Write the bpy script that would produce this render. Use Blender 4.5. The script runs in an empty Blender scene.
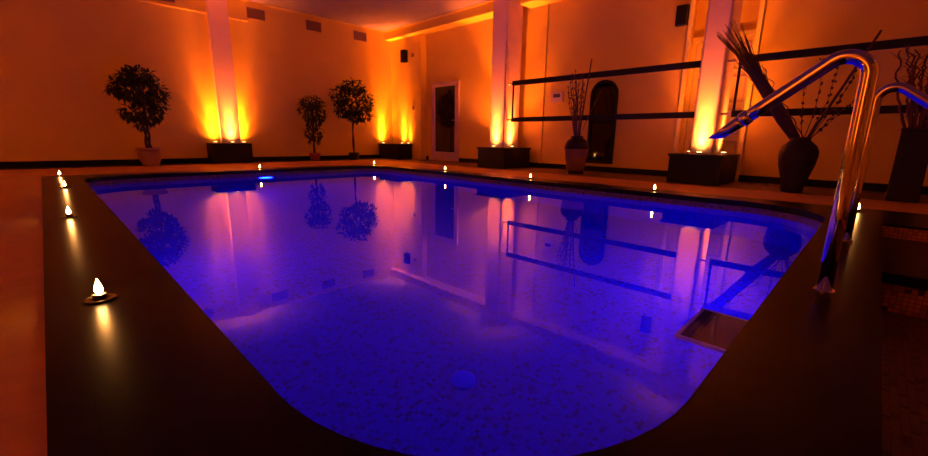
import bpy, bmesh, math, random
from mathutils import Vector, Matrix
R = random.Random(7)
sc = bpy.context.scene
COL = sc.collection
PI = math.pi

# ------------------------------------------------------------------ materials
def mat(name, color, rough=0.6, metal=0.0, spec=0.5, noise=0.0, nscale=6.0, bump=0.0, bscale=40.0, coat=0.0):
    m = bpy.data.materials.new(name); m.use_nodes = True
    nt = m.node_tree; b = nt.nodes['Principled BSDF']
    b.inputs['Base Color'].default_value = (*color, 1)
    b.inputs['Roughness'].default_value = rough
    b.inputs['Metallic'].default_value = metal
    b.inputs['Specular IOR Level'].default_value = spec
    if coat: b.inputs['Coat Weight'].default_value = coat
    tc = nt.nodes.new('ShaderNodeTexCoord')
    if noise:
        n = nt.nodes.new('ShaderNodeTexNoise'); n.inputs['Scale'].default_value = nscale; n.inputs['Detail'].default_value = 5
        nt.links.new(tc.outputs['Object'], n.inputs['Vector'])
        mx = nt.nodes.new('ShaderNodeMix'); mx.data_type = 'RGBA'
        mx.inputs['A'].default_value = (*[c * (1 - noise) for c in color], 1)
        mx.inputs['B'].default_value = (*[min(1, c * (1 + noise)) for c in color], 1)
        nt.links.new(n.outputs['Fac'], mx.inputs['Factor'])
        nt.links.new(mx.outputs['Result'], b.inputs['Base Color'])
    if bump:
        n2 = nt.nodes.new('ShaderNodeTexNoise'); n2.inputs['Scale'].default_value = bscale; n2.inputs['Detail'].default_value = 3
        nt.links.new(tc.outputs['Object'], n2.inputs['Vector'])
        bp = nt.nodes.new('ShaderNodeBump'); bp.inputs['Strength'].default_value = bump; bp.inputs['Distance'].default_value = 0.01
        nt.links.new(n2.outputs['Fac'], bp.inputs['Height'])
        nt.links.new(bp.outputs['Normal'], b.inputs['Normal'])
    return m

def emit(name, color, strength):
    m = bpy.data.materials.new(name); m.use_nodes = True
    nt = m.node_tree; nt.nodes.remove(nt.nodes['Principled BSDF'])
    e = nt.nodes.new('ShaderNodeEmission'); e.inputs['Color'].default_value = (*color, 1); e.inputs['Strength'].default_value = strength
    nt.links.new(e.outputs[0], nt.nodes['Material Output'].inputs['Surface'])
    return m

def tiles(name, size, cols, grout, gw=0.08, rough=0.35):
    """square mosaic from the UV map (metres): cols = [(position, colour)...] picked at random per tile"""
    m = bpy.data.materials.new(name); m.use_nodes = True
    nt = m.node_tree; b = nt.nodes['Principled BSDF']; b.inputs['Roughness'].default_value = rough
    L = nt.links.new
    uv = nt.nodes.new('ShaderNodeUVMap'); uv.uv_map = 'UVMap'
    sc_ = nt.nodes.new('ShaderNodeVectorMath'); sc_.operation = 'SCALE'; sc_.inputs['Scale'].default_value = 1 / size
    L(uv.outputs[0], sc_.inputs[0])
    fl = nt.nodes.new('ShaderNodeVectorMath'); fl.operation = 'FLOOR'; L(sc_.outputs[0], fl.inputs[0])
    fr = nt.nodes.new('ShaderNodeVectorMath'); fr.operation = 'FRACTION'; L(sc_.outputs[0], fr.inputs[0])
    wn = nt.nodes.new('ShaderNodeTexWhiteNoise'); wn.noise_dimensions = '3D'; L(fl.outputs[0], wn.inputs['Vector'])
    cr = nt.nodes.new('ShaderNodeValToRGB'); cr.color_ramp.interpolation = 'CONSTANT'
    els = cr.color_ramp.elements
    els[0].position = cols[0][0]; els[0].color = (*cols[0][1], 1)
    els[1].position = cols[1][0]; els[1].color = (*cols[1][1], 1)
    for p, c in cols[2:]:
        e = els.new(p); e.color = (*c, 1)
    L(wn.outputs['Value'], cr.inputs['Fac'])
    sx = nt.nodes.new('ShaderNodeSeparateXYZ'); L(fr.outputs[0], sx.inputs[0])
    mn = nt.nodes.new('ShaderNodeMath'); mn.operation = 'MINIMUM'; L(sx.outputs[0], mn.inputs[0]); L(sx.outputs[1], mn.inputs[1])
    lt = nt.nodes.new('ShaderNodeMath'); lt.operation = 'LESS_THAN'; lt.inputs[1].default_value = gw; L(mn.outputs[0], lt.inputs[0])
    mx = nt.nodes.new('ShaderNodeMix'); mx.data_type = 'RGBA'; L(lt.outputs[0], mx.inputs['Factor'])
    L(cr.outputs[0], mx.inputs['A']); mx.inputs['B'].default_value = (*grout, 1)
    L(mx.outputs['Result'], b.inputs['Base Color'])
    return m

def slabs(name, color, size, gap, rough, noise=0.12, joint=0.5, spec=0.5):
    """large stone slabs with thin joints, from the UV map (metres)"""
    m = mat(name, color, rough, spec=spec)
    nt = m.node_tree; b = nt.nodes['Principled BSDF']; L = nt.links.new
    uv = nt.nodes.new('ShaderNodeUVMap'); uv.uv_map = 'UVMap'
    br = nt.nodes.new('ShaderNodeTexBrick'); br.offset = 0.0
    br.inputs['Scale'].default_value = 1.0; br.inputs['Mortar Size'].default_value = gap; br.inputs['Mortar Smooth'].default_value = 0.3
    br.inputs['Brick Width'].default_value = size; br.inputs['Row Height'].default_value = size
    br.inputs['Color1'].default_value = (*[c * 0.93 for c in color], 1); br.inputs['Color2'].default_value = (*[c * 1.07 for c in color], 1)
    br.inputs['Mortar'].default_value = (*[c * joint for c in color], 1)
    L(uv.outputs[0], br.inputs['Vector'])
    n = nt.nodes.new('ShaderNodeTexNoise'); n.inputs['Scale'].default_value = 9; n.inputs['Detail'].default_value = 8; n.inputs['Roughness'].default_value = 0.65
    L(uv.outputs[0], n.inputs['Vector'])
    mr = nt.nodes.new('ShaderNodeMapRange'); mr.inputs['To Min'].default_value = 1 - 2 * noise; mr.inputs['To Max'].default_value = 1 + 2 * noise
    L(n.outputs['Fac'], mr.inputs['Value'])
    ml = nt.nodes.new('ShaderNodeVectorMath'); ml.operation = 'SCALE'; L(br.outputs['Color'], ml.inputs[0]); L(mr.outputs[0], ml.inputs['Scale'])
    L(ml.outputs[0], b.inputs['Base Color'])
    return m

PLASTER = (0.81, 0.63, 0.04)
M = dict(
    plaster=mat('cream_plaster', PLASTER, 0.75, noise=0.03, nscale=2.5, bump=0.05, bscale=60),
    panel=mat('cream_panel', (0.84, 0.76, 0.18), 0.6, noise=0.03, nscale=1.5),
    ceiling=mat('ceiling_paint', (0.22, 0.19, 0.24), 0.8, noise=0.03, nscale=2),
    pillar=mat('pillar_paint', (0.80, 0.58, 0.42), 0.6, noise=0.05, nscale=3),
    skirting=mat('black_skirting', (0.005, 0.004, 0.004), 0.45, spec=0.15),
    stone=slabs('sandstone_floor', (0.50, 0.27, 0.05), 0.6, 0.005, 0.55, 0.12, 0.88),
    border=slabs('dark_border', (0.016, 0.009, 0.006), 0.4, 0.005, 0.55, 0.15, 0.7, spec=0.15),
    aisle=slabs('brown_floor', (0.10, 0.048, 0.022), 0.4, 0.006, 0.5, 0.14, 0.7),
    granite=slabs('dark_granite', (0.008, 0.005, 0.003), 0.6, 0.003, 0.28, 0.25, 0.4, spec=0.11),
    mosaic=tiles('brown_mosaic', 0.022, [(0, (0.11, 0.05, 0.035)), (0.42, (0.14, 0.065, 0.045)), (0.74, (0.09, 0.04, 0.03)), (0.90, (0.03, 0.018, 0.015))], (0.05, 0.03, 0.02)),
    bluemosaic=tiles('blue_mosaic', 0.021, [(0, (0.003, 0.010, 0.46)), (0.40, (0.003, 0.011, 0.54)), (0.70, (0.003, 0.009, 0.38)), (0.84, (0.002, 0.007, 0.26)), (0.94, (0.001, 0.004, 0.15))], (0.002, 0.008, 0.28), 0.1),
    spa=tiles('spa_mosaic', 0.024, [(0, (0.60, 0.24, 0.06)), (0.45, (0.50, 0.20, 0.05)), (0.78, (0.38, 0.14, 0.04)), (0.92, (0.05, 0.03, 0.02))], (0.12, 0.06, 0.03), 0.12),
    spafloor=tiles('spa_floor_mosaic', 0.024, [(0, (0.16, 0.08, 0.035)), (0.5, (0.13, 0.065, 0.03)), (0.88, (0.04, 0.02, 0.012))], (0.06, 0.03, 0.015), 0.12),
    box=mat('dark_planter', (0.008, 0.005, 0.004), 0.45, spec=0.2, noise=0.2, nscale=10),
    chrome=mat('polished_steel', (0.80, 0.80, 0.82), 0.07, metal=1.0),
    steel=mat('brushed_steel', (0.55, 0.55, 0.56), 0.3, metal=1.0),
    black=mat('black_plastic', (0.006, 0.006, 0.007), 0.5, spec=0.2),
    blacksteel=mat('black_rail_paint', (0.007, 0.005, 0.005), 0.45, spec=0.2),
    leaf=mat('dark_leaf', (0.030, 0.050, 0.016), 0.5, noise=0.4, nscale=8),
    bark=mat('bark', (0.06, 0.035, 0.02), 0.8, noise=0.3, nscale=20, bump=0.4, bscale=60),
    soil=mat('soil', (0.025, 0.015, 0.01), 0.9, noise=0.3, nscale=30),
    palepot=mat('pale_glazed_pot', (0.30, 0.17, 0.10), 0.5, noise=0.15, nscale=8),
    redpot=mat('red_clay_pot', (0.36, 0.08, 0.04), 0.6, noise=0.1, nscale=10),
    blackpot=mat('black_pot', (0.015, 0.012, 0.012), 0.4),
    clay=mat('brown_clay', (0.20, 0.085, 0.035), 0.6, noise=0.2, nscale=10, bump=0.2),
    darkclay=mat('dark_glaze', (0.020, 0.009, 0.006), 0.55, spec=0.2, noise=0.3, nscale=12, bump=0.15, bscale=25),
    reed=mat('dried_reed', (0.13, 0.045, 0.018), 0.75, noise=0.3, nscale=12),
    darkreed=mat('dark_reed', (0.085, 0.036, 0.016), 0.75, noise=0.3, nscale=12),
    wood=mat('door_frame_wood', (0.62, 0.46, 0.33), 0.5, noise=0.08, nscale=4),
    darkglass=mat('dark_glass', (0.012, 0.008, 0.006), 0.03, spec=0.8),
    mirror=mat('dark_mirror', (0.045, 0.032, 0.025), 0.05, metal=1.0),
    white=mat('white_plastic', (0.70, 0.62, 0.40), 0.45),
    screen=mat('grey_display', (0.10, 0.09, 0.08), 0.2),
    vent=mat('vent_grey', (0.26, 0.15, 0.05), 0.55),
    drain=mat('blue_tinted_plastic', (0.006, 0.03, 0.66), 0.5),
    palesteel=mat('pale_step_rim', (0.75, 0.62, 0.55), 0.4),
    wax=mat('white_wax', (0.85, 0.75, 0.60), 0.5),
    alu=mat('thin_aluminium', (0.75, 0.72, 0.68), 0.25, metal=1.0),
    dish=mat('dark_dish', (0.05, 0.03, 0.02), 0.25),
    flame=emit('candle_flame', (1.0, 0.46, 0.12), 70),
    lens=emit('uplight_lens', (1.0, 0.55, 0.16), 14),
    poollens=emit('pool_lamp_lens', (0.0003, 0.0028, 1.0), 760),
    wire=mat('burnt_wick', (0.02, 0.015, 0.01), 0.9),
)
wm = bpy.data.materials.new('clear_water'); wm.use_nodes = True
_nt = wm.node_tree; _nt.nodes.remove(_nt.nodes['Principled BSDF'])
_g = _nt.nodes.new('ShaderNodeBsdfGlass'); _g.inputs['IOR'].default_value = 1.333; _g.inputs['Roughness'].default_value = 0.0
_g.inputs['Color'].default_value = (0.97, 0.985, 1, 1)
_nt.links.new(_g.outputs[0], _nt.nodes['Material Output'].inputs['Surface'])
M['water'] = wm

# ------------------------------------------------------------------ mesh helpers
def link(name, bm, m, parent=None, smooth=False, uv=False, bevel=0.0):
    bmesh.ops.recalc_face_normals(bm, faces=bm.faces)
    if bevel:
        es = [e for e in bm.edges if len(e.link_faces) == 2 and e.calc_face_angle(0) > 0.6]
        bmesh.ops.bevel(bm, geom=es, offset=bevel, segments=2, affect='EDGES', profile=0.5)
    if uv:
        lay = bm.loops.layers.uv.new('UVMap')
        for f in bm.faces:
            n = f.normal; ax = max(range(3), key=lambda i: abs(n[i]))
            for l in f.loops:
                c = l.vert.co
                l[lay].uv = ((c.x, c.y) if ax == 2 else (c.y, c.z) if ax == 0 else (c.x, c.z))
    me = bpy.data.meshes.new(name); bm.to_mesh(me); bm.free()
    for p in me.polygons: p.use_smooth = smooth
    me.materials.append(m)
    o = bpy.data.objects.new(name, me); COL.objects.link(o)
    if parent: o.parent = parent
    return o

def tag(o, label, cat, group=None, kind=None):
    o['label'] = label; o['category'] = cat
    if group: o['group'] = group
    if kind: o['kind'] = kind
    return o

def thing(name, label, cat, loc=(0, 0, 0), rz=0, group=None, kind=None):
    o = bpy.data.objects.new(name, None); COL.objects.link(o)
    o.location = loc; o.rotation_euler = (0, 0, rz); o.empty_display_size = 0.05
    return tag(o, label, cat, group, kind)

def struct(o, label=None, cat=None):
    o['kind'] = 'structure'
    if label: o['label'] = label
    if cat: o['category'] = cat
    return o

def dup(root, loc, rz=None, label=None, group=None):
    r = root.copy(); COL.objects.link(r); r.location = loc
    if rz is not None: r.rotation_euler = (0, 0, rz)
    if label: r['label'] = label
    if group: r['group'] = group
    for ch in list(root.children):
        c = ch.copy(); COL.objects.link(c); c.parent = r
        for g in list(ch.children):
            d = g.copy(); COL.objects.link(d); d.parent = c
    return r

def box(bm, x0, x1, y0, y1, z0, z1, mtx=None):
    vs = [bm.verts.new((x, y, z)) for z in (z0, z1) for y in (y0, y1) for x in (x0, x1)]
    if mtx:
        for v in vs: v.co = mtx @ v.co
    for q in ((0, 1, 3, 2), (4, 6, 7, 5), (0, 4, 5, 1), (2, 3, 7, 6), (0, 2, 6, 4), (1, 5, 7, 3)):
        bm.faces.new([vs[i] for i in q])
    return bm

def boxes(*bs):
    bm = bmesh.new()
    for b in bs: box(bm, *b)
    return bm

def prism(bm, pts, z0, z1, mtx=None):
    a = [bm.verts.new((p[0], p[1], z0)) for p in pts]; b = [bm.verts.new((p[0], p[1], z1)) for p in pts]
    if mtx:
        for v in a + b: v.co = mtx @ v.co
    n = len(pts)
    bm.faces.new(a[::-1]); bm.faces.new(b)
    for i in range(n):
        j = (i + 1) % n; bm.faces.new((a[i], a[j], b[j], b[i]))
    return bm

def ring(bm, outer, inner, z0, z1):
    """prism between two closed outlines (different point counts allowed)"""
    def cap(z):
        vo = [bm.verts.new((x, y, z)) for x, y in outer]; vi = [bm.verts.new((x, y, z)) for x, y in inner]
        es = [bm.edges.new((l[i], l[(i + 1) % len(l)])) for l in (vo, vi) for i in range(len(l))]
        bmesh.ops.triangle_fill(bm, edges=es, use_beauty=True)
        return vo, vi
    a, b = cap(z0), cap(z1)
    for p, q in zip(a, b):
        for i in range(len(p)):
            j = (i + 1) % len(p); bm.faces.new((p[i], p[j], q[j], q[i]))
    return bm

def lathe(bm, prof, n=28, mtx=None):
    """profile [(r, z)...] bottom to top; ends capped"""
    rows = []
    for r, z in prof:
        row = [bm.verts.new((r * math.cos(2 * PI * k / n), r * math.sin(2 * PI * k / n), z)) for k in range(n)]
        if mtx:
            for v in row: v.co = mtx @ v.co
        rows.append(row)
    for a, b in zip(rows, rows[1:]):
        for k in range(n):
            j = (k + 1) % n; bm.faces.new((a[k], a[j], b[j], b[k]))
    bm.faces.new(rows[0][::-1]); bm.faces.new(rows[-1])
    return bm

def tube(bm, pts, rad, n=8):
    pts = [Vector(p) for p in pts]
    rs = rad if isinstance(rad, (list, tuple)) else [rad] * len(pts)
    rows = []; ref = None
    for i, p in enumerate(pts):
        t = (pts[min(i + 1, len(pts) - 1)] - pts[max(i - 1, 0)]).normalized()
        if ref is None:
            ref = t.orthogonal().normalized()
        ref = (ref - t * ref.dot(t)).normalized(); bn = t.cross(ref)
        rows.append([bm.verts.new(p + (ref * math.cos(2 * PI * k / n) + bn * math.sin(2 * PI * k / n)) * rs[i]) for k in range(n)])
    for a, b in zip(rows, rows[1:]):
        for k in range(n):
            j = (k + 1) % n; bm.faces.new((a[k], a[j], b[j], b[k]))
    bm.faces.new(rows[0][::-1]); bm.faces.new(rows[-1])
    return rows

def rrect(x0, x1, y0, y1, rad, n=14):
    """rounded rectangle, radii for the corners (x0y0, x1y0, x1y1, x0y1), counter-clockwise"""
    pts = []
    for (cx, cy, a0, r) in ((x0, y0, PI, rad[0]), (x1, y0, 1.5 * PI, rad[1]), (x1, y1, 0, rad[2]), (x0, y1, 0.5 * PI, rad[3])):
        mx = cx + (r if cx == x0 else -r); my = cy + (r if cy == y0 else -r)
        for k in range(n + 1):
            a = a0 + 0.5 * PI * k / n; pts.append((mx + r * math.cos(a), my + r * math.sin(a)))
    return pts

# ------------------------------------------------------------------ room shell
WX, WY, CZ = 7.6, 10.4, 3.50          # right wall plane, left wall plane, ceiling height
BX, BY = -3.4, -3.6                   # walls behind the camera
PX0, PX1, PY0, PY1 = 0.30, 4.93, 0.22, 7.55      # pool
OX0, OX1, OY0, OY1 = -0.074, 5.28, -0.095, 7.95    # coping outer edge
SX0, SX1, SY0 = -1.2, 4.37, -2.2      # spa basin
AX = 6.36                             # edge of the darker aisle floor

struct(link('floor', boxes((BX, OX0, BY, 9.80, -.12, 0), (OX0, AX, OY1, 9.80, -.12, 0), (OX1, AX, BY, OY1, -.12, 0),
                           (OX0, OX1, BY, -2.6, -.12, 0)), M['stone'], uv=True), 'sandstone tiled floor around the dark pool edge', 'floor')
struct(link('floor_border', boxes((BX, AX, 9.80, WY, -.12, 0)), M['border'], uv=True), 'nearly black floor border under the potted trees', 'floor')
struct(link('floor_aisle', boxes((AX, WX + .35, BY, WY, -.12, 0)), M['aisle'], uv=True), 'darker brown floor strip running along the wall behind the pillars', 'floor')
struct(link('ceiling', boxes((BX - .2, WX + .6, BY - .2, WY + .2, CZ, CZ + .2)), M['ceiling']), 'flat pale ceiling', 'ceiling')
struct(link('wall_left', boxes((BX - .2, WX + .3, WY, WY + .2, -.12, CZ)), M['plaster']), 'long cream plaster wall with the trees before it', 'wall')
struct(link('wall_right', boxes((WX, WX + .3, 2.50, WY, 0, CZ), (WX, WX + .3, BY, 1.50, 0, CZ), (WX + .3, WX + .5, BY, WY, 0, CZ)), M['plaster']), 'cream wall behind the pillars with the glass door', 'wall')
struct(link('wall_back', boxes((BX - .2, BX, BY - .2, WY, -.12, CZ)), M['plaster']), 'plain cream wall behind the left floor', 'wall')
struct(link('wall_front', boxes((BX, WX + .5, BY - .2, BY, -.12, CZ)), M['plaster']), 'plain cream wall behind the spa', 'wall')
# skirtings
struct(link('baseboard_left', boxes((BX, WX, WY - .02, WY, 0, .10)), M['skirting'], bevel=.004), 'black skirting along the wall with the trees', 'baseboard')
struct(link('baseboard_right', boxes((WX - .02, WX, 2.50, 7.73, 0, .10), (WX - .02, WX, 8.96, 9.29, 0, .10)), M['skirting'], bevel=.004), 'black skirting beside the glass door and arched mirror', 'baseboard')
struct(link('baseboard_spa', boxes((WX - .02, WX, BY, 1.50, 0, .10)), M['skirting'], bevel=.004), 'black skirting behind the tall vases', 'baseboard')
# pilaster on the left wall, pier in the far corner, two free pillars, beam over the pillars
struct(link('pilaster', boxes((2.78, 3.17, WY - .12, WY, 0, CZ)), M['pillar'], bevel=.006), 'shallow uplit pilaster on the wall with the trees', 'pillar')
struct(link('pier', boxes((7.40, WX, 9.05, WY, 0, CZ)), M['plaster'], bevel=.006), 'corner pier carrying the small black speaker', 'pillar')
P3 = (6.85, 7.36, 5.66, 6.05); P4 = (6.85, 7.34, 1.72, 2.04)
struct(link('pillar_middle', boxes((*P3, 0, CZ)), M['pillar'], bevel=.02), 'uplit pillar between the glass door and the arched mirror', 'pillar')
struct(link('pillar_right', boxes((*P4, 0, CZ)), M['pillar'], bevel=.03), 'uplit pinkish pillar behind the spout nozzle', 'pillar')
BZ = 3.27
struct(link('beam', boxes((7.22, WX, 6.05, WY, BZ, CZ), (7.22, WX, 2.04, 5.66, BZ, CZ), (7.22, WX + .3, BY, 1.72, BZ, CZ)), M['plaster'], bevel=.008), 'boxed beam running above the pillars', 'beam')
# trims
struct(link('trim_1', boxes((BX, 7.22, WY - .015, WY, CZ - .025, CZ)), M['plaster'], bevel=.006), 'thin cornice on the wall with the trees', 'trim')
struct(link('trim_2', boxes((1.2, 2.78, WY - .018, WY, 3.055, 3.085), (3.17, 3.60, WY - .018, WY, 3.055, 3.085)), M['plaster'], bevel=.004), 'thin raised band on the wall either side of the pilaster', 'trim')
struct(link('trim_3', boxes((7.20, 7.22, 6.05, WY - .035, CZ - .03, CZ)), M['plaster'], bevel=.006), 'thin cornice along the boxed beam', 'trim')
struct(link('trim_4', boxes((WX - .025, WX, 5.20, 5.23, .085, BZ)), M['plaster'], bevel=.004), 'upright wall batten right of the middle pillar', 'trim')
struct(link('trim_5', boxes((WX - .05, WX, 2.44, 2.50, .0, BZ), (WX - .05, WX, 1.50, 1.56, .0, BZ)), M['panel'], bevel=.004), 'frame around the recess behind the right pillar', 'trim')

# ------------------------------------------------------------------ pool
inner = rrect(PX0, PX1, PY0, PY1, (.66, .70, .55, .60))
outer = [(OX0, OY0), (OX1, OY0), (OX1, OY1), (OX0, OY1)]
struct(link('pool_coping', ring(bmesh.new(), outer, inner, -.045, 0.012), M['granite'], uv=True), 'wide dark granite coping round the blue pool', 'coping')
wall_in = rrect(PX0 + .012, PX1 - .012, PY0 + .012, PY1 - .012, (.65, .69, .54, .59))
struct(link('waterline_band', ring(bmesh.new(), outer, wall_in, -.115, -.045), M['mosaic'], uv=True), 'band of pale mosaic between the coping and the water', 'tile band')
pb = ring(bmesh.new(), outer, wall_in, -1.35, -.115)
box(pb, OX0, OX1, OY0, OY1, -1.5, -1.35)
struct(link('pool_basin', pb, M['bluemosaic'], uv=True), 'mosaic lined pool basin with scattered dark tiles', 'pool')
water_in = rrect(PX0 + .006, PX1 - .006, PY0 + .006, PY1 - .006, (.656, .696, .546, .596))
w = prism(bmesh.new(), water_in, -1.36, -.10)
o = link('pool_water', w, M['water']); tag(o, 'still blue lit water mirroring the walls of the room', 'water', kind='stuff')

def pool_light(loc, rz, label, size=1.0):
    t = thing('pool_light', label, 'pool light', loc, rz, 'round underwater lamps')
    m = Matrix.Rotation(PI / 2, 4, 'X')      # axis +z -> -y (faces local -y)
    link('bezel', lathe(bmesh.new(), [(.14, -.004), (.14, .018), (.118, .028), (.10, .02)], 32, m), M['steel'], t, True)
    link('lens', lathe(bmesh.new(), [(.098, .018), (.09, .028), (.05, .034), (.01, .036)], 32, m), M['poollens'], t, True)
    t.scale = (size, size, size)
    return t
pool_light((2.66, PY1 - .012, -.34), 0, 'round glowing pool lamp under water in the far wall', 1.15)
pool_light((3.3, PY0 + .012, -.50), PI, 'added unseen pool lamp under water in the near wall below the chrome spouts', .9)  # out of view, added for stronger blue on the right of the pool
pool_light((PX0 + .012, 3.6, -.50), PI / 2, 'added unseen pool lamp under water in the wall below the candle row', .62)  # out of view below the coping, added as extra blue light for the basin
o = link('pool_drain', lathe(bmesh.new(), [(.07, 0), (.07, .008), (.06, .014), (.01, .014)], 32), M['drain'], None, True)
o.location = (1.495, 1.47, -1.35); tag(o, 'pale round drain cover on the pool floor', 'drain')

t = thing('pool_step', 'dark steel-framed step under water below the chrome spouts', 'step', (1.84, PY0 + .012, -.24))
link('tread', boxes((-.165, .165, .012, .215, -.02, -.004)), M['box'], t)
link('frame', boxes((-.18, -.165, 0, .23, -.03, 0), (.165, .18, 0, .23, -.03, 0), (-.165, .165, .215, .23, -.03, 0), (-.165, .165, 0, .012, -.03, 0)), M['palesteel'], t, bevel=.003)
for s_ in (-1, 1): link('bracket', boxes((s_ * .15 - .012, s_ * .15 + .012, 0, .02, -.16, -.03)), M['palesteel'], t)

# ------------------------------------------------------------------ spa basin beside the pool
struct(link('spa_coping', boxes((SX1, OX1, -2.6, OY0, -.006, .012), (SX0 - .3, SX1, -2.6, SY0, -.045, .012), (SX0 - .3, SX0, SY0, OY0, -.045, .012)), M['granite'], uv=True), 'dark granite edge round the dry mosaic spa', 'coping')
sp = boxes((SX1, SX1 + .2, SY0, OY0, -.5, -.0061), (3.17, SX1, SY0, OY0, -.5, -.105), (SX0, SX1, SY0 - .2, SY0, -.5, -.045), (SX0 - .2, SX0, SY0, OY0, -.5, -.045))
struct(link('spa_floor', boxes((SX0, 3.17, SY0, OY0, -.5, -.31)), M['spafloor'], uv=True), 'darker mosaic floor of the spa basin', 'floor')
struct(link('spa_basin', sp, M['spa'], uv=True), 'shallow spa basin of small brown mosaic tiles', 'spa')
struct(link('spa_step', boxes((3.15, SX1 - .002, SY0 + .002, OY0 - .002, -.105, -.088), (3.13, 3.168, SY0 + .002, OY0 - .002, -.148, -.088)), M['granite'], uv=True, bevel=.004), 'dark stone step inside the mosaic spa', 'step')

# ------------------------------------------------------------------ planters and uplights
ORANGE = (1.0, 0.156, 0.022)
def planter(pts, label, hole=None):
    cx = sum(p[0] for p in pts) / len(pts); cy = sum(p[1] for p in pts) / len(pts)
    t = thing('planter_box', label, 'planter', (cx, cy, 0), 0, 'dark box planters at the pillars')
    def grow(ps, d):
        mx = sum(p[0] for p in ps) / len(ps); my = sum(p[1] for p in ps) / len(ps)
        return [(p[0] - cx + d * (1 if p[0] > mx else -1), p[1] - cy + d * (1 if p[1] > my else -1)) for p in ps]
    for nm, d, z0, z1 in (('body', 0, 0, .385), ('rim', .018, .385, .42)):
        bm = bmesh.new()
        if hole: ring(bm, grow(pts, d), [(a - cx, b - cy) for a, b in hole], z0, z1)
        else: prism(bm, [(p[0] - cx, p[1] - cy) for p in pts] if d == 0 else grow(pts, d) if len(pts) == 4 else [(p[0] - cx, p[1] - cy) for p in pts], z0, z1)
        link(nm, bm, M['box'], t)
    return t
def rect(x0, x1, y0, y1): return [(x0, y0), (x1, y0), (x1, y1), (x0, y1)]
e_ = .006
planter([(2.50, 9.95), (3.285, 9.95), (3.285, 10.375), (3.18, 10.375), (3.18, 10.27), (2.77, 10.27), (2.77, 10.375), (2.50, 10.375)], 'dark box planter with three uplights before the pilaster, right of the pale potted tree')
planter(rect(6.90, 7.385, 9.44, 10.37), 'dark box planter standing in the far corner under the small speaker')
planter(rect(6.60, 7.48, 5.42, 6.15), 'dark box planter round the pillar right of the glass door', rect(P3[0] - e_, P3[1] + e_, P3[2] - e_, P3[3] + e_))
planter(rect(6.58, 7.50, 1.53, 2.22), 'dark box planter round the pillar behind the spout nozzle', rect(P4[0] - e_, P4[1] + e_, P4[2] - e_, P4[3] + e_))

def spot(loc, e, aim, cone):
    l = bpy.data.lights.new('uplight_lamp', 'SPOT'); l.energy = e; l.color = ORANGE; l.spot_size = math.radians(cone); l.spot_blend = 1.0; l.shadow_soft_size = .03
    o = bpy.data.objects.new('uplight_lamp', l); COL.objects.link(o); o.location = loc
    o.rotation_euler = Vector((aim[0], aim[1], 1)).to_track_quat('-Z', 'Y').to_euler()
def uplamps(loc, e, aim):      # narrow reflector beam, its soft edge and the wide spill
    spot(loc, e * .80, aim, 32); spot(loc, e * .20, (aim[0] * 2.5, aim[1] * 2.5), 72); spot(loc, e * .03, (aim[0] * .5, aim[1] * .5), 150)
up0 = None
def uplight(x, y, label, e, aim=(0, 0)):
    global up0
    if up0 is None:
        up0 = thing('uplight', label, 'uplight', (x, y, .42), 0, 'small round uplights on the planters')
        link('housing', lathe(bmesh.new(), [(.030, 0), (.042, .004), (.044, .022), (.038, .026)], 24), M['steel'], up0, True)
        link('lens', lathe(bmesh.new(), [(.036, .0255), (.030, .029), (.01, .031)], 24), M['lens'], up0, True)
    else:
        dup(up0, (x, y, .42), label=label)
    uplamps((x, y, .462), e, aim)
E1 = 1500
uplight(2.66, 10.30, 'leftmost uplight on the planter before the pilaster', E1, (0, .03))
uplight(2.97, 10.20, 'middle uplight on the planter before the pilaster', E1, (0, .03))
uplight(3.235, 10.30, 'rightmost uplight on the planter before the pilaster', E1, (0, .03))
uplight(7.02, 10.315, 'left uplight on the planter under the small far speaker', E1, (.02, .03))
uplight(7.325, 9.82, 'middle uplight on the planter under the small far speaker', E1 * .9, (.03, 0))
uplight(7.325, 9.52, 'right uplight on the planter under the small far speaker', E1 * .25, (.03, 0))
uplight(6.78, 5.86, 'left uplight at the foot of the pillar right of the glass door', E1, (.03, 0))
uplight(7.06, 5.59, 'right uplight at the foot of the pillar right of the glass door', E1, (.04, .02))
uplight(7.14, 6.10, 'rear uplight on the far side of the pillar right of the glass door', E1 * 1.2, (.08, .26))
uplight(6.78, 1.88, 'middle uplight at the foot of the pillar behind the spout nozzle', E1, (.03, 0))
uplight(7.12, 2.11, 'left uplight at the foot of the pillar behind the spout nozzle', E1 * .6, (.1, .02))
uplight(7.14, 1.65, 'right uplight at the foot of the pillar behind the spout nozzle', E1 * .6, (.08, 0))

# ------------------------------------------------------------------ door, recess door, arched mirror
d = thing('door_1', 'narrow glazed door with pale frame and dark glass in the far corner', 'door', (WX, 8.27, 0), kind='structure')
link('frame', boxes((-.05, 0, -.53, -.47, 0, 1.97), (-.05, 0, .47, .53, 0, 1.97), (-.05, 0, -.53, .53, 1.97, 2.02)), M['wood'], d, bevel=.006)
lf = link('leaf', boxes((-.035, -.004, -.467, -.38, .005, 1.967), (-.035, -.004, .38, .467, .005, 1.967), (-.035, -.004, -.38, .38, 1.91, 1.967), (-.035, -.004, -.38, .38, .005, .24)), M['wood'], d, bevel=.004)
link('pane', boxes((-.026, -.012, -.385, .385, .235, 1.915)), M['darkglass'], lf)
hb = bmesh.new(); tube(hb, [(-.035, -.425, 1.05), (-.085, -.425, 1.05), (-.085, -.33, 1.05)], .010)
link('handle', hb, M['steel'], lf, True)
d = thing('door_2', 'pale panelled double door in the recess behind the right pillar', 'door', (WX + .3, 2.0, 0), kind='structure')
link('frame', boxes((-.05, 0, -.50, -.43, 0, 2.20), (-.05, 0, .43, .50, 0, 2.20), (-.05, 0, -.50, .50, 2.20, 2.28), (-.08, 0, -.50, .50, 0, .12)), M['panel'], d, bevel=.005)
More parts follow.
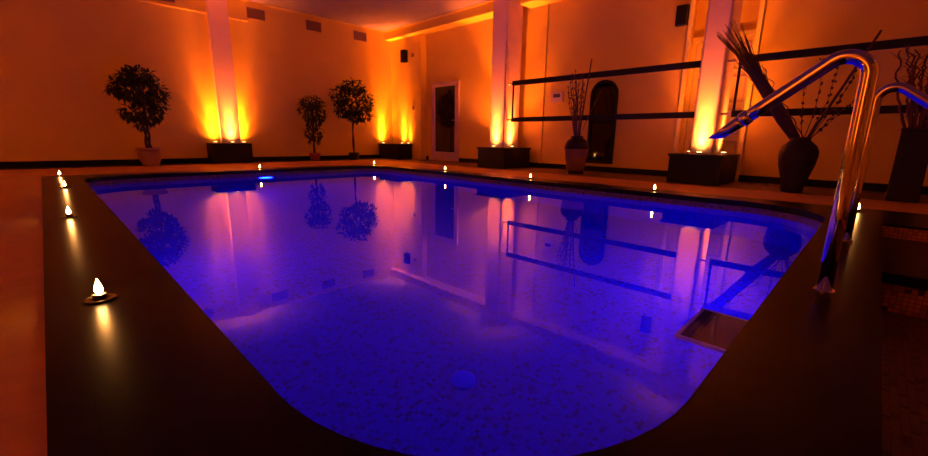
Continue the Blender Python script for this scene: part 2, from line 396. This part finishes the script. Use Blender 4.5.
for s in (-1, 1):
    y0, y1 = (-.425, -.004) if s < 0 else (.004, .425)
    lf = link('leaf', boxes((-.03, -.002, y0, y1, .125, 2.195)), M['panel'], d)
    fb = bmesh.new()
    for z0, z1 in ((.22, .62), (.72, 1.12), (1.22, 1.62), (1.72, 2.10)):
        for a in ((y0 + .08, y1 - .08, z0, z0 + .02), (y0 + .08, y1 - .08, z1 - .02, z1)): box(fb, -.045, -.0301, *a)
        box(fb, -.045, -.0301, y0 + .08, y0 + .10, z0 + .02, z1 - .02); box(fb, -.045, -.0301, y1 - .10, y1 - .08, z0 + .02, z1 - .02)
    link('moulding', fb, M['wood'], lf)

def arch_pts(w, h0, h1, n=16):
    """half width w, bottom h0, crown h1, in (y, z)"""
    pts = [(-w, h0), (w, h0)]
    cz = h1 - w
    for k in range(n + 1):
        a = PI * k / n; pts.append((w * math.cos(a), cz + w * math.sin(a)))
    return pts
rotA = Matrix(((0, 0, 1, 0), (1, 0, 0, 0), (0, 1, 0, 0), (0, 0, 0, 1)))   # (y, z, depth) -> (x=depth, y, z)
am = thing('arched_mirror', 'tall dark arched mirror in a black frame on the wall behind the reed urn', 'mirror', (WX - .001, 3.84, 0))
bm = ring(bmesh.new(), arch_pts(.265, .16, 1.70), arch_pts(.215, .215, 1.65), -.06, 0); bm.transform(rotA)
link('frame', bm, M['black'], am)
bm = prism(bmesh.new(), arch_pts(.217, .213, 1.652), -.03, -.008); bm.transform(rotA)
link('mirror_glass', bm, M['mirror'], am)
link('lower_panel', boxes((-.045, -.031, -.214, .214, .216, .34)), M['darkglass'], am)
link('crossbar', boxes((-.05, -.031, -.214, .214, .93, .965)), M['black'], am, bevel=.004)

# ------------------------------------------------------------------ rails between the pillars
RX = 6.95
def rail(name, y0, y1, ye, label, posts):
    t = thing(name, label, 'rail', (RX, ye, .0), 0, 'black double rails between the pillars')
    f = lambda a: a - ye
    link('upper_rail', boxes((-.02, .02, f(y0), f(y1), 1.66, 1.755)), M['blacksteel'], t, bevel=.005)
    link('lower_rail', boxes((-.02, .02, f(y0), f(y1), .945, 1.035)), M['blacksteel'], t, bevel=.005)
    for p in posts:
        link('end_post', boxes((-.015, .015, f(p) - .015, f(p) + .015, 1.035, 1.66)), M['blacksteel'], t, bevel=.004)
rail('rail_frame', 2.041, 5.54, 5.52, 'black double rail with an upright end from the middle pillar across to the right pillar', (5.52,))
rail('rail_frame', -2.2, 1.58, 1.56, 'black double rail behind the tall vases right of the right pillar', (1.56, -2.18))
for y in (1.60,):
    struct(link('trim_6', boxes((RX - .012, RX + .012, 1.58, 1.719, .975, 1.005), (RX - .012, RX + .012, 1.58, 1.719, 1.69, 1.72), (RX - .012, RX + .012, 5.54, 5.659, .975, 1.005), (RX - .012, RX + .012, 5.54, 5.659, 1.69, 1.72)), M['pillar']), 'short brackets tying the black rails to the pillars', 'bracket')

# ------------------------------------------------------------------ chrome water spouts
def spout(x, y, s, label):
    t = thing('water_spout', label, 'water spout', (x, y, .012), 0, 'chrome swan-neck spouts')
    r = .026; rb = .07; sl = math.atan(.80)       # arm falls at this slope
    top = .892
    pts = [(0, 0, .0), (0, 0, .3), (0, 0, .6), (0, 0, top - rb)]
    n = 12; a1 = PI / 2 + sl
    for k in range(1, n + 1):
        a = a1 * k / n; pts.append((0, s * (rb - rb * math.cos(a)), top - rb + rb * math.sin(a)))
    y_, z_ = pts[-1][1], pts[-1][2]; dy, dz = s * math.cos(sl), -math.sin(sl)
    L = .33
    for k in (.25, .5, .75, 1): pts.append((0, y_ + dy * L * k, z_ + dz * L * k))
    bm = bmesh.new(); tube(bm, pts, r, 24); link('neck', bm, M['chrome'], t, True)
    ys, zs = pts[-1][1], pts[-1][2]
    bm = bmesh.new(); tube(bm, [(0, ys - dy * .03, zs - dz * .03), (0, ys - dy * .028, zs - dz * .028), (0, ys, zs), (0, ys + dy * .004, zs + dz * .004)], [r + .001, r + .004, r + .004, r + .001], 24); link('collar', bm, M['chrome'], t, True)
    bm = bmesh.new(); e = .125
    rows = tube(bm, [(0, ys + dy * .004, zs + dz * .004), (0, ys + dy * .02, zs + dz * .02), (0, ys + dy * .06, zs + dz * .06), (0, ys + dy * e, zs + dz * e)], [r, r * .97, r * .90, r * .70], 24)
    zc = zs + dz * e
    for v in rows[-1]:                              # outlet cut level with the water
        q = (zc - v.co.z) / dz; v.co.y += dy * q; v.co.z += dz * q
    link('nozzle', bm, M['chrome'], t, True)
    link('base_flange', lathe(bmesh.new(), [(.035, 0), (.035, .004), (.033, .006), (.0265, .006)], 32), M['chrome'], t)
    return t
spout(2.14, .072, 1, 'chrome swan-neck water spout reaching left over the blue pool')
spout(3.40, .065, -1, 'chrome swan-neck water spout behind the first, reaching right over the spa')

# ------------------------------------------------------------------ tealight candles
cand0 = None
def candle(x, y, label, e=.45, z=.012):
    global cand0
    rz = R.uniform(0, 6.28)
    if cand0 is None:
        c = cand0 = thing('tealight_candle', label, 'candle', (x, y, z), 0, 'lit tealights along the pool edge')
        link('dish', lathe(bmesh.new(), [(.030, 0), (.046, .004), (.048, .007), (.03, .006), (.02, .006)], 28), M['dish'], c, True)
        link('cup', lathe(bmesh.new(), [(.0195, .0065), (.0205, .022), (.0215, .0225), (.0205, .024), (.0195, .0185), (.005, .0185)], 24), M['alu'], c, True)
        wx = link('wax', lathe(bmesh.new(), [(.019, .0187), (.019, .0205), (.006, .0195)], 24), M['wax'], c, True)
        bm = bmesh.new(); tube(bm, [(0, 0, .0196), (.0005, 0, .028)], .0012); link('wick', bm, M['wire'], wx)
        link('flame', lathe(bmesh.new(), [(.002, .023), (.0095, .028), (.0125, .036), (.0115, .046), (.008, .058), (.0042, .069), (.0008, .079)], 16), M['flame'], c, True)
    else:
        dup(cand0, (x, y, z), rz, label)
    l = bpy.data.lights.new('candle_glow', 'POINT'); l.energy = e; l.color = (1, .34, .06); l.shadow_soft_size = .012
    o = bpy.data.objects.new('candle_glow', l); COL.objects.link(o); o.location = (x, y, z + .085)
candle(.066, 1.871, 'tealight nearest the camera, in the row along the left pool edge')
candle(.059, 3.936, 'second tealight from the camera in the row along the left pool edge')
candle(.10, 6.10, 'third tealight from the camera in the row along the left pool edge')
candle(.10, 7.80, 'farthest tealight of the row along the left pool edge')
candle(2.66, 7.76, 'tealight on the far edge above the glowing pool lamp')
candle(5.00, 7.72, 'tealight on the far edge before the corner planter')
candle(5.16, 5.62, 'tealight on the right edge before the glass door')
candle(5.08, 3.647, 'tealight on the right edge near the planter beside the clay urn')
candle(5.08, 1.838, 'tealight on the right edge left of the right pillar')
candle(4.975, .058, 'tealight behind the chrome spouts at the right pool corner')

# ------------------------------------------------------------------ trees in pots
def leaf(bm, p, d, ln, wd, up):
    d = d.normalized(); s = d.cross(up)
    if s.length < 1e-3: s = Vector((1, 0, 0))
    s.normalize(); nrm = s.cross(d)
    a = bm.verts.new(p); m1 = bm.verts.new(p + d * ln * .45 + s * wd * .5 + nrm * ln * .06); m2 = bm.verts.new(p + d * ln * .45 - s * wd * .5 + nrm * ln * .06)
    c = bm.verts.new(p + d * ln * .5 - nrm * ln * .02); t = bm.verts.new(p + d * ln - nrm * ln * .12)
    bm.faces.new((a, m1, c)); bm.faces.new((m1, t, c)); bm.faces.new((a, c, m2)); bm.faces.new((c, t, m2))

def rnd_dir():
    while True:
        v = Vector((R.uniform(-1, 1), R.uniform(-1, 1), R.uniform(-1, 1)))
        if .05 < v.length < 1: return v.normalized()

def foliage(blobs, ln, wd, droop):
    """blobs: (centre, (rx, ry, rz), leaves)"""
    bm = bmesh.new()
    for c, rr, n in blobs:
        for _ in range(n):
            v = rnd_dir(); q = R.uniform(.45, 1.0) ** .6
            p = Vector(c) + Vector((v.x * rr[0] * q, v.y * rr[1] * q, v.z * rr[2] * q))
            d = v * .8 + rnd_dir() * .7 + Vector((0, 0, -droop))
            k = R.uniform(.7, 1.2)
            leaf(bm, p, d, ln * k, wd * k, Vector((R.uniform(-.3, .3), R.uniform(-.3, .3), 1)))
    return bm

def tree(loc, label, pot_prof, potm, trunks, blobs, ln, wd, droop, soil):
    t = thing('potted_tree', label, 'tree', loc, R.uniform(-.1, .1), 'potted trees against the left wall')
    pot = link('pot', lathe(bmesh.new(), pot_prof, 30), potm, t, True)
    link('soil', lathe(bmesh.new(), [(soil[0], soil[1] - .01), (soil[0], soil[1]), (soil[0] * .5, soil[1] + .012), (.01, soil[1] + .014)], 24), M['soil'], pot, True)
    bm = bmesh.new()
    for pts, r0, r1 in trunks:
        n = len(pts); tube(bm, pts, [r0 + (r1 - r0) * i / (n - 1) for i in range(n)], 7)
    link('trunk', bm, M['bark'], t, True)
    fb = foliage(blobs, ln, wd, droop)
    for v in fb.verts: v.co.y = min(v.co.y, WY - .06 - loc[1] - abs(v.co.x) * .11)
    link('foliage', fb, M['leaf'], t)
    return t, pot
def twist(x, ph, z0, z1, a, n=9, top=(0, 0)):
    return [(a * math.cos(ph + 5 * k / n) + top[0] * k / n, a * math.sin(ph + 5 * k / n) + top[1] * k / n, z0 + (z1 - z0) * k / n) for k in range(n + 1)]
# wide bushy tree, pale pot
tr = [(twist(0, p, .30, .95, .035), .022, .016) for p in (0, 2.1, 4.2)]
tr += [([(.02 * math.cos(a), .02 * math.sin(a), .80), (.14 * math.cos(a), .14 * math.sin(a), 1.02), (.32 * math.cos(a), .32 * math.sin(a), 1.20 + .1 * math.sin(3 * a))], .012, .005) for a in (.2, 1.3, 2.5, 3.6, 4.7, 5.7)]
tr += [([(0, 0, .9), (.03, .02, 1.2), (-.02, 0, 1.6)], .014, .005)]
tree((1.40, 9.80, 0), 'broad bushy potted tree in a pale pot, leftmost of the trees',
     [(.12, 0), (.13, .02), (.17, .12), (.185, .24), (.17, .28), (.20, .30), (.205, .335), (.185, .34), (.17, .31)], M['palepot'], tr,
     [((-.05, 0, 1.42), (.30, .28, .28), 420), ((-.27, 0, 1.40), (.18, .2, .14), 150), ((.20, 0, 1.36), (.20, .2, .24), 190), ((.02, .0, 1.64), (.20, .2, .12), 150), ((-.15, .05, 1.60), (.15, .16, .10), 90), ((-.20, -.05, .98), (.13, .14, .12), 80), ((.08, 0, .98), (.20, .18, .18), 150), ((.20, 0, 1.14), (.18, .18, .14), 100), ((-.04, 0, .80), (.10, .10, .10), 40)], .125, .055, .4, (.165, .305))
# narrow weeping tree, red pot
tr = [(twist(0, p, .18, 1.1, .018), .018, .012) for p in (0, 2.4)] + [([(0, 0, 1.0), (.02, 0, 1.45)], .012, .006)]
tr += [([(0, 0, 1.1), (.12 * math.cos(a), .12 * math.sin(a), 1.42), (.25 * math.cos(a), .25 * math.sin(a), 1.38), (.29 * math.cos(a), .29 * math.sin(a), 1.15)], .008, .003) for a in (.3, 1.6, 2.8, 4.0, 5.2)]
tree((4.76, 10.0, 0), 'narrow weeping potted tree in a small red pot, middle of the trees',
     [(.10, 0), (.105, .01), (.125, .14), (.14, .15), (.14, .19), (.125, .192), (.12, .17)], M['redpot'], tr,
     [((.0, 0, 1.42), (.27, .25, .16), 230), ((-.2, 0, 1.22), (.11, .18, .25), 120), ((.22, 0, 1.18), (.10, .18, .25), 120), ((.0, 0, 1.15), (.19, .16, .25), 190), ((0, 0, .90), (.15, .14, .14), 110), ((-.08, 0, .68), (.13, .14, .16), 90), ((.10, 0, .66), (.12, .14, .18), 90), ((0, 0, .5), (.12, .1, .1), 40)], .10, .04, .9, (.115, .165))
# standard ficus, black pot
tr = [([(0, 0, .16), (.012, 0, .45), (-.01, 0, .75), (.005, 0, 1.05), (.0, 0, 1.5)], .024, .014), (twist(0, 1, .16, 1.05, .024), .013, .010)]
tr += [([(0, 0, 1.0), (.2 * math.cos(a), .2 * math.sin(a), 1.25), (.42 * math.cos(a), .42 * math.sin(a), 1.42 + .1 * math.sin(2 * a))], .011, .004) for a in (0, 1, 2.1, 3.1, 4.2, 5.2)]
tree((5.80, 9.90, 0), 'round-headed standard potted tree on a slim trunk in a black pot',
     [(.12, 0), (.122, .01), (.135, .17), (.14, .175), (.14, .19), (.125, .192), (.12, .17)], M['blackpot'], tr,
     [((.03, 0, 1.50), (.46, .34, .40), 620), ((-.32, 0, 1.62), (.24, .22, .24), 150), ((.36, 0, 1.52), (.24, .22, .26), 150), ((.05, 0, 1.86), (.32, .26, .16), 190), ((-.25, 0, 1.25), (.22, .2, .16), 110), ((.30, 0, 1.20), (.26, .2, .18), 130), ((.1, 0, 1.10), (.18, .16, .10), 70)], .12, .055, .45, (.12, .165))

# ------------------------------------------------------------------ vases with dried stems
def vase_round(name, loc, prof, m, label):
    o = link(name, lathe(bmesh.new(), prof, 36), m, None, True); o.location = loc
    return tag(o, label, 'vase')
# clay urn with dark shoulder
V1 = (6.80, 3.90, 0)
t = thing('floor_urn', 'brown clay urn with a dark glazed shoulder before the arched mirror', 'vase', V1)
link('body', lathe(bmesh.new(), [(.145, .055), (.155, .07), (.175, .20), (.195, .34), (.205, .42), (.21, .44)], 36), M['clay'], t, True)
link('shoulder', lathe(bmesh.new(), [(.211, .44), (.214, .47), (.205, .53), (.175, .58), (.12, .62), (.10, .635), (.115, .66), (.10, .665), (.08, .64), (.07, .55)], 36), M['darkclay'], t, True)
link('foot', lathe(bmesh.new(), [(.15, 0), (.155, .015), (.14, .054)], 36), M['darkclay'], t, True)
V2 = (6.53, .71, 0)
vase_round('floor_vase', V2, [(.10, 0), (.108, .01), (.115, .06), (.14, .18), (.18, .33), (.198, .44), (.195, .50), (.17, .56), (.125, .605), (.10, .63), (.098, .645), (.108, .66), (.10, .665), (.085, .64), (.08, .5)], M['darkclay'], 'rounded dark clay vase holding the slanting reed bundle')
V3 = (6.48, -.245, 0)
t = thing('square_vase', 'tall square dark vase standing at the far right edge', 'vase', V3)
def frustum(a, b, z0, z1):
    bm = bmesh.new(); A = [bm.verts.new((sx * a, sy * a, z0)) for sx, sy in ((-1, -1), (1, -1), (1, 1), (-1, 1))]; B = [bm.verts.new((sx * b, sy * b, z1)) for sx, sy in ((-1, -1), (1, -1), (1, 1), (-1, 1))]
    bm.faces.new(A[::-1]); bm.faces.new(B)
    for i in range(4): bm.faces.new((A[i], A[(i + 1) % 4], B[(i + 1) % 4], B[i]))
    return bm
link('body', frustum(.125, .118, 0, .74), M['darkclay'], t, bevel=.012)
bm = ring(bmesh.new(), rect(-.123, .123, -.123, .123), rect(-.09, .09, -.09, .09), .74, .765)
link('rim', bm, M['darkclay'], t)

def curve_pts(p0, p1, bow, n=8, wob=0.0, seed=0):
    r = random.Random(seed); p0, p1 = Vector(p0), Vector(p1); out = []
    for k in range(n + 1):
        f = k / n; q = p0.lerp(p1, f) + Vector(bow) * math.sin(PI * f)
        if wob and 0 < k: q += Vector((r.uniform(-1, 1), r.uniform(-1, 1), r.uniform(-1, 1) * .5)) * wob * f
        out.append(q)
    return out

# urn: upright dried stems + one long dark stick
ux, uy, uz = V1
tops = [(.02, .22, 1.72), (.05, .15, 1.60), (-.03, .10, 1.76), (.04, .05, 1.66), (-.05, .18, 1.45), (.02, -.02, 1.55), (0, -.08, 1.40), (.05, .28, 1.52), (-.04, .02, 1.30)]
tops += [(.03, .26, 1.40), (-.02, .13, 1.68), (.04, -.01, 1.70), (0, .20, 1.58), (.02, .08, 1.35), (-.03, -.05, 1.62)]
for i, (dx, dy, tz) in enumerate(tops):
    bm = bmesh.new(); p = curve_pts((ux + dx * .3, uy + dy * .2, .62), (ux + dx, uy + dy, tz), (R.uniform(-.03, .03), R.uniform(-.03, .03), 0), 9, .012, i)
    tube(bm, p, [.009 - .0005 * k for k in range(10)], 6)
    for q in p[4:]:
        for _ in range(3):
            v = rnd_dir(); tube(bm, [q, q + Vector((v.x * .035, v.y * .035, .02 + abs(v.z) * .03))], [.006, .003], 4)
    tag(link('dried_stem', bm, M['reed'], None, True), 'bristly dried stem standing upright in the clay urn', 'dried stem', 'dried stems in the clay urn')
bm = bmesh.new(); tube(bm, curve_pts((ux, uy - .03, .55), (ux, uy - .17, 1.95), (0, .01, 0), 4), .011, 8)
tag(link('bamboo_stick', bm, M['darkreed'], None, True), 'long dark stick leaning right out of the clay urn', 'stick')
bm = bmesh.new(); tube(bm, curve_pts((ux - .03, uy - .04, .60), (ux - .05, uy - .42, 1.42), (0, 0, .03), 5), [.006, .006, .005, .005, .004, .003], 6)
tag(link('bamboo_stick', bm, M['clay'], None, True), 'thin pale twig slanting right from the clay urn across the mirror', 'stick')

# rounded vase: slanting reed bundle, curly twig, berry branches, thick stick
vx, vy, vz = V2
bm = bmesh.new()
base = Vector((vx, vy + .02, .60)); tip = Vector((vx, vy + .90, 1.97))
ax = (tip - base).normalized(); sd = Vector((1, 0, 0)); nn = ax.cross(sd)
for k in range(110):
    a = R.uniform(0, 2 * PI); q = R.random() ** .5; ln = R.uniform(.62, 1.1)
    off = sd * math.cos(a) + nn * math.sin(a)
    pts = []
    for f, w_ in ((0, .040), (.2, .070), (.55, .068), (.8, .08), (1.0, .15)):
        pts.append(base + ax * (1.64 * f * ln) + off * (w_ * q) + Vector((R.uniform(-1, 1), R.uniform(-1, 1), R.uniform(-1, 1))) * .006)
    tube(bm, pts, [.0055, .0055, .005, .004, .002], 5)
tag(link('reed_bundle', bm, M['darkreed'], None, True), 'thick bundle of dark reeds slanting left out of the rounded vase', 'reed bundle')
bm = bmesh.new(); p = []
for k in range(60):
    f = k / 59; w_ = min(1, f * 2.5); p.append((vx - .09 - .10 * w_ + .022 * w_ * math.sin(k * .75), vy - .04 + .64 * f ** 1.05 + .022 * w_ * math.cos(k * .75), .64 + 1.05 * f))
tube(bm, p, [.007 - .004 * k / 59 for k in range(60)], 6)
tag(link('curly_twig', bm, M['darkreed'], None, True), 'single corkscrew twig beside the slanting reed bundle', 'twig')
ends = [((-.02, -.38, 1.38), .06), ((0, -.30, 1.20), -.04), ((.02, -.20, 1.45), .03), ((-.03, -.05, 1.54), .02), ((.03, .06, 1.42), -.02), ((0, -.44, 1.14), .05)]
wh = ['farthest right', 'low and curved', 'tall right-hand', 'tallest, upright', 'left-hand, near the reeds', 'lowest, spreading right']
for i, ((dx, dy, tz), b) in enumerate(ends):
    bm = bmesh.new(); p = curve_pts((vx + dx * .3, vy - .02 + dy * .1, .62), (vx + dx, vy + dy, tz), (0, -.05 if dy < 0 else .02, b), 10, .012, 30 + i)
    tube(bm, p, [.005 - .0003 * k for k in range(11)], 6)
    for q in p[3:]:
        for _ in range(2):
            v = rnd_dir(); c = q + v * .014
            bmesh.ops.create_icosphere(bm, subdivisions=1, radius=R.uniform(.009, .014), matrix=Matrix.Translation(c) @ Matrix.Diagonal((1, 1, 1.5, 1)))
    br = link('berry_branch', bm, M['darkreed'], None, True)
    tag(br, 'budded branch in the rounded vase, ' + wh[i], 'branch', 'budded branches in the rounded vase')
bm = bmesh.new(); tube(bm, curve_pts((vx + .03, vy - .03, .58), (vx + .03, vy - .51, 1.80), (0, 0, 0), 4), [.015, .015, .014, .014, .012], 8)
tag(link('bamboo_stick', bm, M['darkreed'], None, True), 'thick dark stick leaning right from the rounded vase up past the chrome spout', 'stick')
# square vase: contorted willow
qx, qy, qz = V3
for i, (dx, dy, tz) in enumerate([(0.01, 0.26, 1.57), (0.04, 0.23, 1.61), (0.03, 0.2, 1.6), (-0.06, 0.17, 1.51), (0.05, 0.14, 1.55), (0.05, 0.11, 1.44), (-0.0, 0.08, 1.47), (0.01, 0.05, 1.53), (-0.06, 0.02, 1.46), (-0.03, -0.01, 1.6), (0.03, -0.04, 1.45), (0.04, -0.07, 1.45), (0.01, -0.1, 1.45), (-0.06, -0.13, 1.59), (-0.03, -0.16, 1.46), (0.06, -0.19, 1.59), (-0.03, -0.22, 1.61)]):
    bm = bmesh.new(); p = curve_pts((qx + dx * .6, qy + dy * .26, .68), (qx + dx, qy + dy, tz), (R.uniform(-.04, .04), R.uniform(-.05, .05), 0), 16, .028, 60 + i)
    tube(bm, p, [.016 - .0006 * k for k in range(17)], 6)
    for k in (9, 12, 14):
        s_ = R.choice((-1, 1)); q = p[k]
        tube(bm, [q, q + Vector((R.uniform(-.03, .03), s_ * .05, .05)), q + Vector((R.uniform(-.03, .03), s_ * .09, .06 + R.uniform(-.03, .05)))], [.004, .003, .002], 5)
    tag(link('willow_branch', bm, M['reed'], None, True), 'gnarled dry branch standing in the tall square vase', 'branch', 'gnarled branches in the square vase')

# ------------------------------------------------------------------ small wall fittings
def speaker(loc, rz, w_, h, dp, label, tilt=0):
    t = thing('wall_speaker', label, 'speaker', loc, rz)      # faces local -x
    t.rotation_euler = (0, tilt, rz)
    link('cabinet', boxes((-dp - .03, -.03, -w_ / 2, w_ / 2, -h / 2, h / 2)), M['black'], t, bevel=.008)
    link('grille', boxes((-dp - .036, -dp - .0302, -w_ / 2 + .012, w_ / 2 - .012, -h / 2 + .012, h / 2 - .012)), M['blacksteel'], t, bevel=.002)
    link('bracket', boxes((-.0302, 0, -.025, .025, -.05, .05)), M['steel'], t)
    return t
speaker((7.40, 9.64, 2.77), 0, .17, .32, .13, 'small black speaker high on the far corner pier')
speaker((WX, 2.595, 2.57), 0, .17, .30, .10, 'small black speaker high on the wall left of the right pillar')
v0 = None
def vent(x, z, label, wd=.38, h=.22):
    global v0
    if v0 is None:
        v0 = thing('air_vent', label, 'vent', (x, WY - .0005, z), 0, 'grey air vents high on the left wall')
        bm = ring(bmesh.new(), rect(-wd / 2, wd / 2, -h / 2, h / 2), rect(-wd / 2 + .02, wd / 2 - .02, -h / 2 + .02, h / 2 - .02), 0, .018)
        bm.transform(Matrix(((1, 0, 0, 0), (0, 0, -1, 0), (0, 1, 0, 0), (0, 0, 0, 1))))
        link('frame', bm, M['vent'], v0)
        bm = boxes((-wd / 2 + .02, wd / 2 - .02, -.006, 0, -h / 2 + .02, h / 2 - .02))
        for k in range(8):
            z0 = -h / 2 + .03 + k * (h - .05) / 8
            box(bm, -wd / 2 + .02, wd / 2 - .02, -.005, .005, 0, .003, Matrix.Translation((0, -.011, z0 + .005)) @ Matrix.Rotation(.6, 4, 'X'))
        link('slats', bm, M['vent'], v0)
    else:
        dup(v0, (x, WY - .0005, z), label=label)
vent(3.77, 3.25, 'air vent just right of the pilaster, second of the row')
vent(5.12, 3.25, 'air vent above the weeping tree, third of the row')
vent(6.42, 3.24, 'air vent above the round-headed tree, last of the row')
vent(2.05, 3.25, 'air vent left of the pilaster, cut by the top of the picture')
th = thing('thermostat', 'pale thermostat box on the wall above the clay urn', 'thermostat', (WX + .001, 4.88, 1.455))
link('body', boxes((-.03, 0, -.14, .14, -.10, .10)), M['white'], th, bevel=.008)
link('display', boxes((-.034, -.0301, -.08, .08, -.01, .06)), M['screen'], th)
for (y, z, lb) in ((9.38, 2.78, 'small wall plate beside the far black speaker'), (9.38, 1.40, 'small wall switch low on the corner pier, left of the glass door')):
    s = thing('wall_switch', lb, 'switch', (7.40, y, z), -PI / 2)
    link('plate', boxes((-.05, .05, -.012, 0, -.05, .05)), M['vent'], s, bevel=.003)
    link('rocker', boxes((-.025, .025, -.018, -.0121, -.03, .03)), M['vent'], s, bevel=.002)

# ------------------------------------------------------------------ world, camera, view
wd = bpy.data.worlds.new('night'); sc.world = wd; wd.use_nodes = True
wd.node_tree.nodes['Background'].inputs['Color'].default_value = (.002, .001, .001, 1)
# unseen lamps without fixtures, added behind the camera to brighten walls and floor
for (x, y, e) in ((-3.1, 7.6, 5200), (-3.1, 1.2, 5200), (3.6, -3.3, 800)):
    uplamps((x, y, .462), e, (0, 0))

F, P, RO, YA, H = 410.92, 0.213573, 0.0149355, 0.780521, 0.5875
fw = Vector((math.cos(YA) * math.cos(P), math.sin(YA) * math.cos(P), -math.sin(P)))
r0 = Vector((math.sin(YA), -math.cos(YA), 0)); u0 = r0.cross(fw)
rt = r0 * math.cos(RO) + u0 * math.sin(RO); up = -r0 * math.sin(RO) + u0 * math.cos(RO)
cam = bpy.data.cameras.new('camera'); co = bpy.data.objects.new('camera', cam); COL.objects.link(co)
mw = Matrix((rt, up, -fw)).transposed().to_4x4(); mw.translation = (0, 0, H)
co.matrix_world = mw
cam.sensor_width = 36; cam.lens = 36 * F / 928; cam.clip_start = .02
sc.camera = co
sc.view_settings.view_transform = 'Standard'; sc.view_settings.look = 'None'
sc.view_settings.gamma = 1; sc.view_settings.use_curve_mapping = False
sc.view_settings.exposure = 0.0
c = sc.cycles
c.max_bounces = 12; c.diffuse_bounces = 5; c.glossy_bounces = 5; c.transmission_bounces = 8
c.caustics_refractive = True; c.caustics_reflective = True; c.sample_clamp_indirect = 4.0; c.blur_glossy = 0.5
c.use_denoising = True
